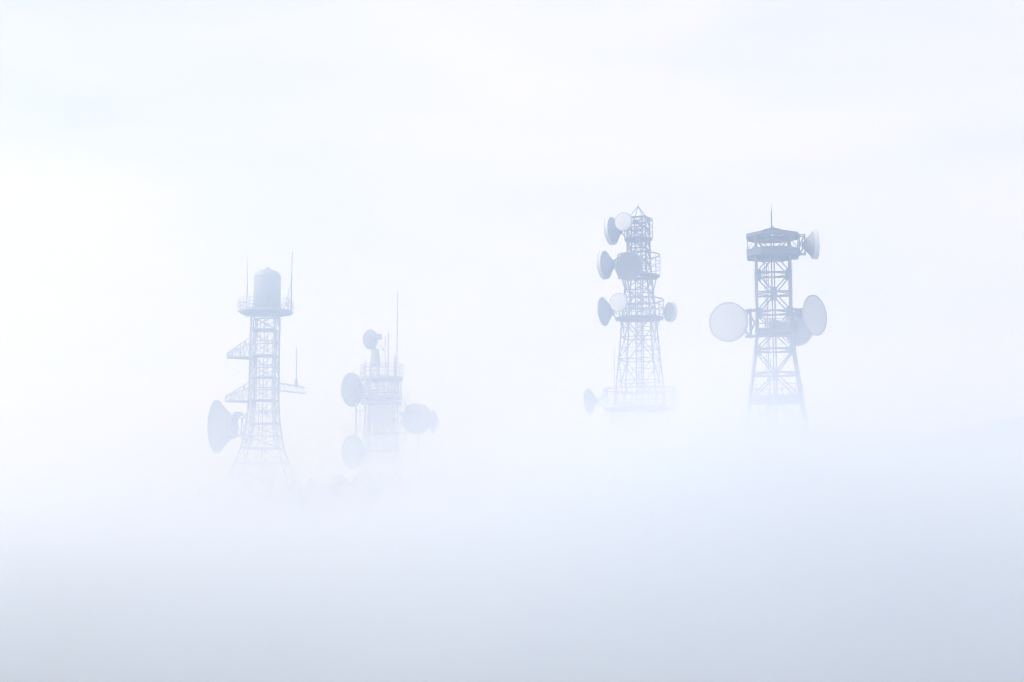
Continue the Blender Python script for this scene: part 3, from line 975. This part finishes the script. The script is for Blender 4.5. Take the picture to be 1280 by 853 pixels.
# a small concave cap on curved stays carries the spire
zr1 = T.z(283.5)
v, f = lathe([(0, zr1 + .12), (.14, zr1), (.3, zr1 - .14), (.7, zr1 - .3), (.95, zr1 - .36), (.95, zr1 - .44), (0, zr1 - .4)], 16)
mesh_obj('roof_cap', v, f, M_DARK, T.root)
for k in range(8):
    a = R(22.5 + 45 * k)
    pr = [(.9, zr1 - .38), (1.4, zr + .52), (1.95, zr + .4), (R4 * .93, zr + .27)]
    tube_path('roof_stay', [(r_ * math.cos(a), r_ * math.sin(a), z_) for r_, z_ in pr], .12, M_DARK, T.root, 6)
sp = thing('lightning_spire', 'single tapering spire on top of the far-right square tower', 'spire', T.world((-.05, 0, zr1 + .02)))
zs = T.z(254) - zr1
tube_path('lower_rod', [(0, 0, 0), (0, 0, zs * .66)], .15, M_DARK, sp)
tube_path('upper_rod', [(0, 0, zs * .66), (0, 0, zs)], .07, M_DARK, sp, tips=[.08, .04])
# dishes
f4 = lambda u, v, y=0.0: (T.x(u, v), y, T.z(v))
dish(T, 'large pale disc on the left of the far-right tower facing the viewer', (T.x(912, 404.3), -2.1, T.z(404.8)), (-.30, -.95, 0), 2.16, .85, .6, shroud=.35, tip=.16, curve=1.5, face=worn_mat('pale_grey_face', (.42, .43, .44), (.35, .345, .33), .5, .55), strut=.14, frame=0.0,
     targets=(f4(938, 391, -1.6), f4(938, 421, -1.6)))
for v in (390.5, 422.5):
    beam('dish_bracket', (T.x(945, v), -1.9, T.z(v)), (T.x(932, v), -1.75, T.z(v)), .26, S4, T.root, 'box')
beam('dish_bracket', (T.x(938.5, 405), -1.8, T.z(425)), (T.x(938.5, 405), -1.8, T.z(388)), .3, S4, T.root, 'tube')
beam('dish_bracket', (T.x(938.5, 405), -1.8, T.z(397)), (T.x(944, 405), -1.9, T.z(406)), .2, S4, T.root, 'tube')
beam('dish_bracket', (T.x(938.5, 405), -1.8, T.z(416)), (T.x(944, 405), -1.9, T.z(406)), .2, S4, T.root, 'tube')
dish(T, 'tall grey oval dish on the right of the far-right tower turned to the right', (T.x(1017, 397.5), -1.6, T.z(398)), (.80, -.58, 0.03), 2.22, .9, .5, tip=.2, curve=1.5, face=worn_mat('mid_grey_face', (.46, .475, .49), (.38, .38, .38), .5, .6), strut=.15,
     targets=(f4(990, 389, -1.4), f4(990, 410, -1.4)))
dish(T, 'dark dish tucked behind the tall oval one on the far-right tower', (T.x(998, 411), -.6, T.z(411.5)), (.62, .78, 0), 1.95, .8, .5, curve=1.6, tip=.15, strut=.15, targets=(f4(988, 401, -.9), f4(988, 420, -.9)))
for v in (390, 396):
    beam('dish_bracket', (T.x(988, v), -1.6, T.z(v)), (T.x(1005, v), -1.2, T.z(v)), .24, S4, T.root, 'box')
dish(T, 'cone-backed dish beside the ringed head of the far-right tower', (T.x(1015.8, 307.5), 0, T.z(308)), (.985, .15, .02), 1.58, 1.05, .4, shroud=.42, tip=.1, curve=.98, strut=.12, frame=0.0, back=M_SHELL, targets=())
xa, xb = T.x(999, 307), T.x(1006, 307)
fr = beam('dish_frame', (xa, -.5, T.z(320)), (xa, -.5, T.z(295)), .14, S4, T.root, 'box')
for p0, p1 in (((xa, .5, T.z(320)), (xa, .5, T.z(295))), ((xb, -.5, T.z(320)), (xb, -.5, T.z(295))), ((xb, .5, T.z(320)), (xb, .5, T.z(295)))):
    beam('dish_frame', p0, p1, .14, S4, T.root, 'box')
for v in (296, 308, 319):
    for yy in (-.5, .5):
        beam('frame_tie', (xa - .3, yy, T.z(v)), (xb, yy, T.z(v)), .11, S4, T.root)
for va, vb in ((319, 308), (308, 296)):
    for yy in (-.5, .5):
        beam('frame_tie', (xa, yy, T.z(va)), (xb, yy, T.z(vb)), .08, S4, T.root)
footings(T, corners(hw(45), A4, 0.2), .7)

# ------------------------------------------------------------------ woodland under the fog, one mass
def woodland():
    rnd = random.Random(11)
    v, f = [], []
    feet = [(at(u, 500, D).x, D) for u, D in ((331, 300), (477, 340), (799, 200), (967, 160))]
    placed = 0
    for _ in range(1600):
        x, y = rnd.uniform(-190, 170), rnd.uniform(135, 360)
        if abs(x) > y * .5 + 10 or any(math.hypot(x - a, y - b) < 15 for a, b in feet):
            continue
        if noise.noise(Vector((x / 30, y / 30, 9))) < -.12:
            continue
        z = ground_z(x, y)
        if x > 55:
            continue
        h = rnd.uniform(.8, 1.9) * (1 + .5 * noise.noise(Vector((x / 40, y / 40, 2))))
        w = h * rnd.uniform(.35, .55)
        k0 = len(v)
        for k in range(4):
            a = k * math.pi / 2
            v.append((x + .14 * math.cos(a), y + .14 * math.sin(a), z - .3))
        v.append((x, y, z + h * .8))
        f += [(k0 + k, k0 + (k + 1) % 4, k0 + 4) for k in range(4)]
        for _l in range(70):
            a, t = rnd.uniform(0, 6.283), rnd.random()
            rr = w * math.sqrt(rnd.random()) * (1 - .75 * t ** 1.6) * (.8 + .3 * math.sin(3 * a + x))
            c = Vector((x + rr * math.cos(a), y + rr * math.sin(a), z + h * (.22 + .8 * t)))
            s_ = rnd.uniform(.16, .4)
            n_ = Vector((rnd.gauss(0, 1), rnd.gauss(0, 1), rnd.gauss(.6, 1))).normalized()
            p = n_.orthogonal().normalized() * s_
            q = n_.cross(p) * .7
            k0 = len(v)
            v += [c - p, c + q, c + p, c - q]
            f.append((k0, k0 + 1, k0 + 2, k0 + 3))
        placed += 1
    me = bpy.data.meshes.new('woodland')
    me.from_pydata([tuple(p) for p in v], [], f)
    m = new_mat('woodland_leaves', (.07, .09, .045), .7)
    t = m.node_tree
    nz = t.nodes.new('ShaderNodeTexNoise')
    nz.inputs['Scale'].default_value = .35
    tc = t.nodes.new('ShaderNodeTexCoord')
    cr = t.nodes.new('ShaderNodeValToRGB')
    cr.color_ramp.elements[0].color = (.045, .065, .035, 1)
    cr.color_ramp.elements[0].position = .4
    cr.color_ramp.elements[1].color = (.115, .12, .055, 1)
    cr.color_ramp.elements[1].position = .65
    t.links.new(tc.outputs['Object'], nz.inputs['Vector'])
    t.links.new(nz.outputs['Fac'], cr.inputs['Fac'])
    t.links.new(cr.outputs['Color'], t.nodes['Principled BSDF'].inputs['Base Color'])
    me.materials.append(m)
    o = bpy.data.objects.new('woodland', me)
    C.objects.link(o)
    o['kind'] = 'stuff'
    o['label'] = 'low woodland on the ridge, almost lost in the fog'
woodland()
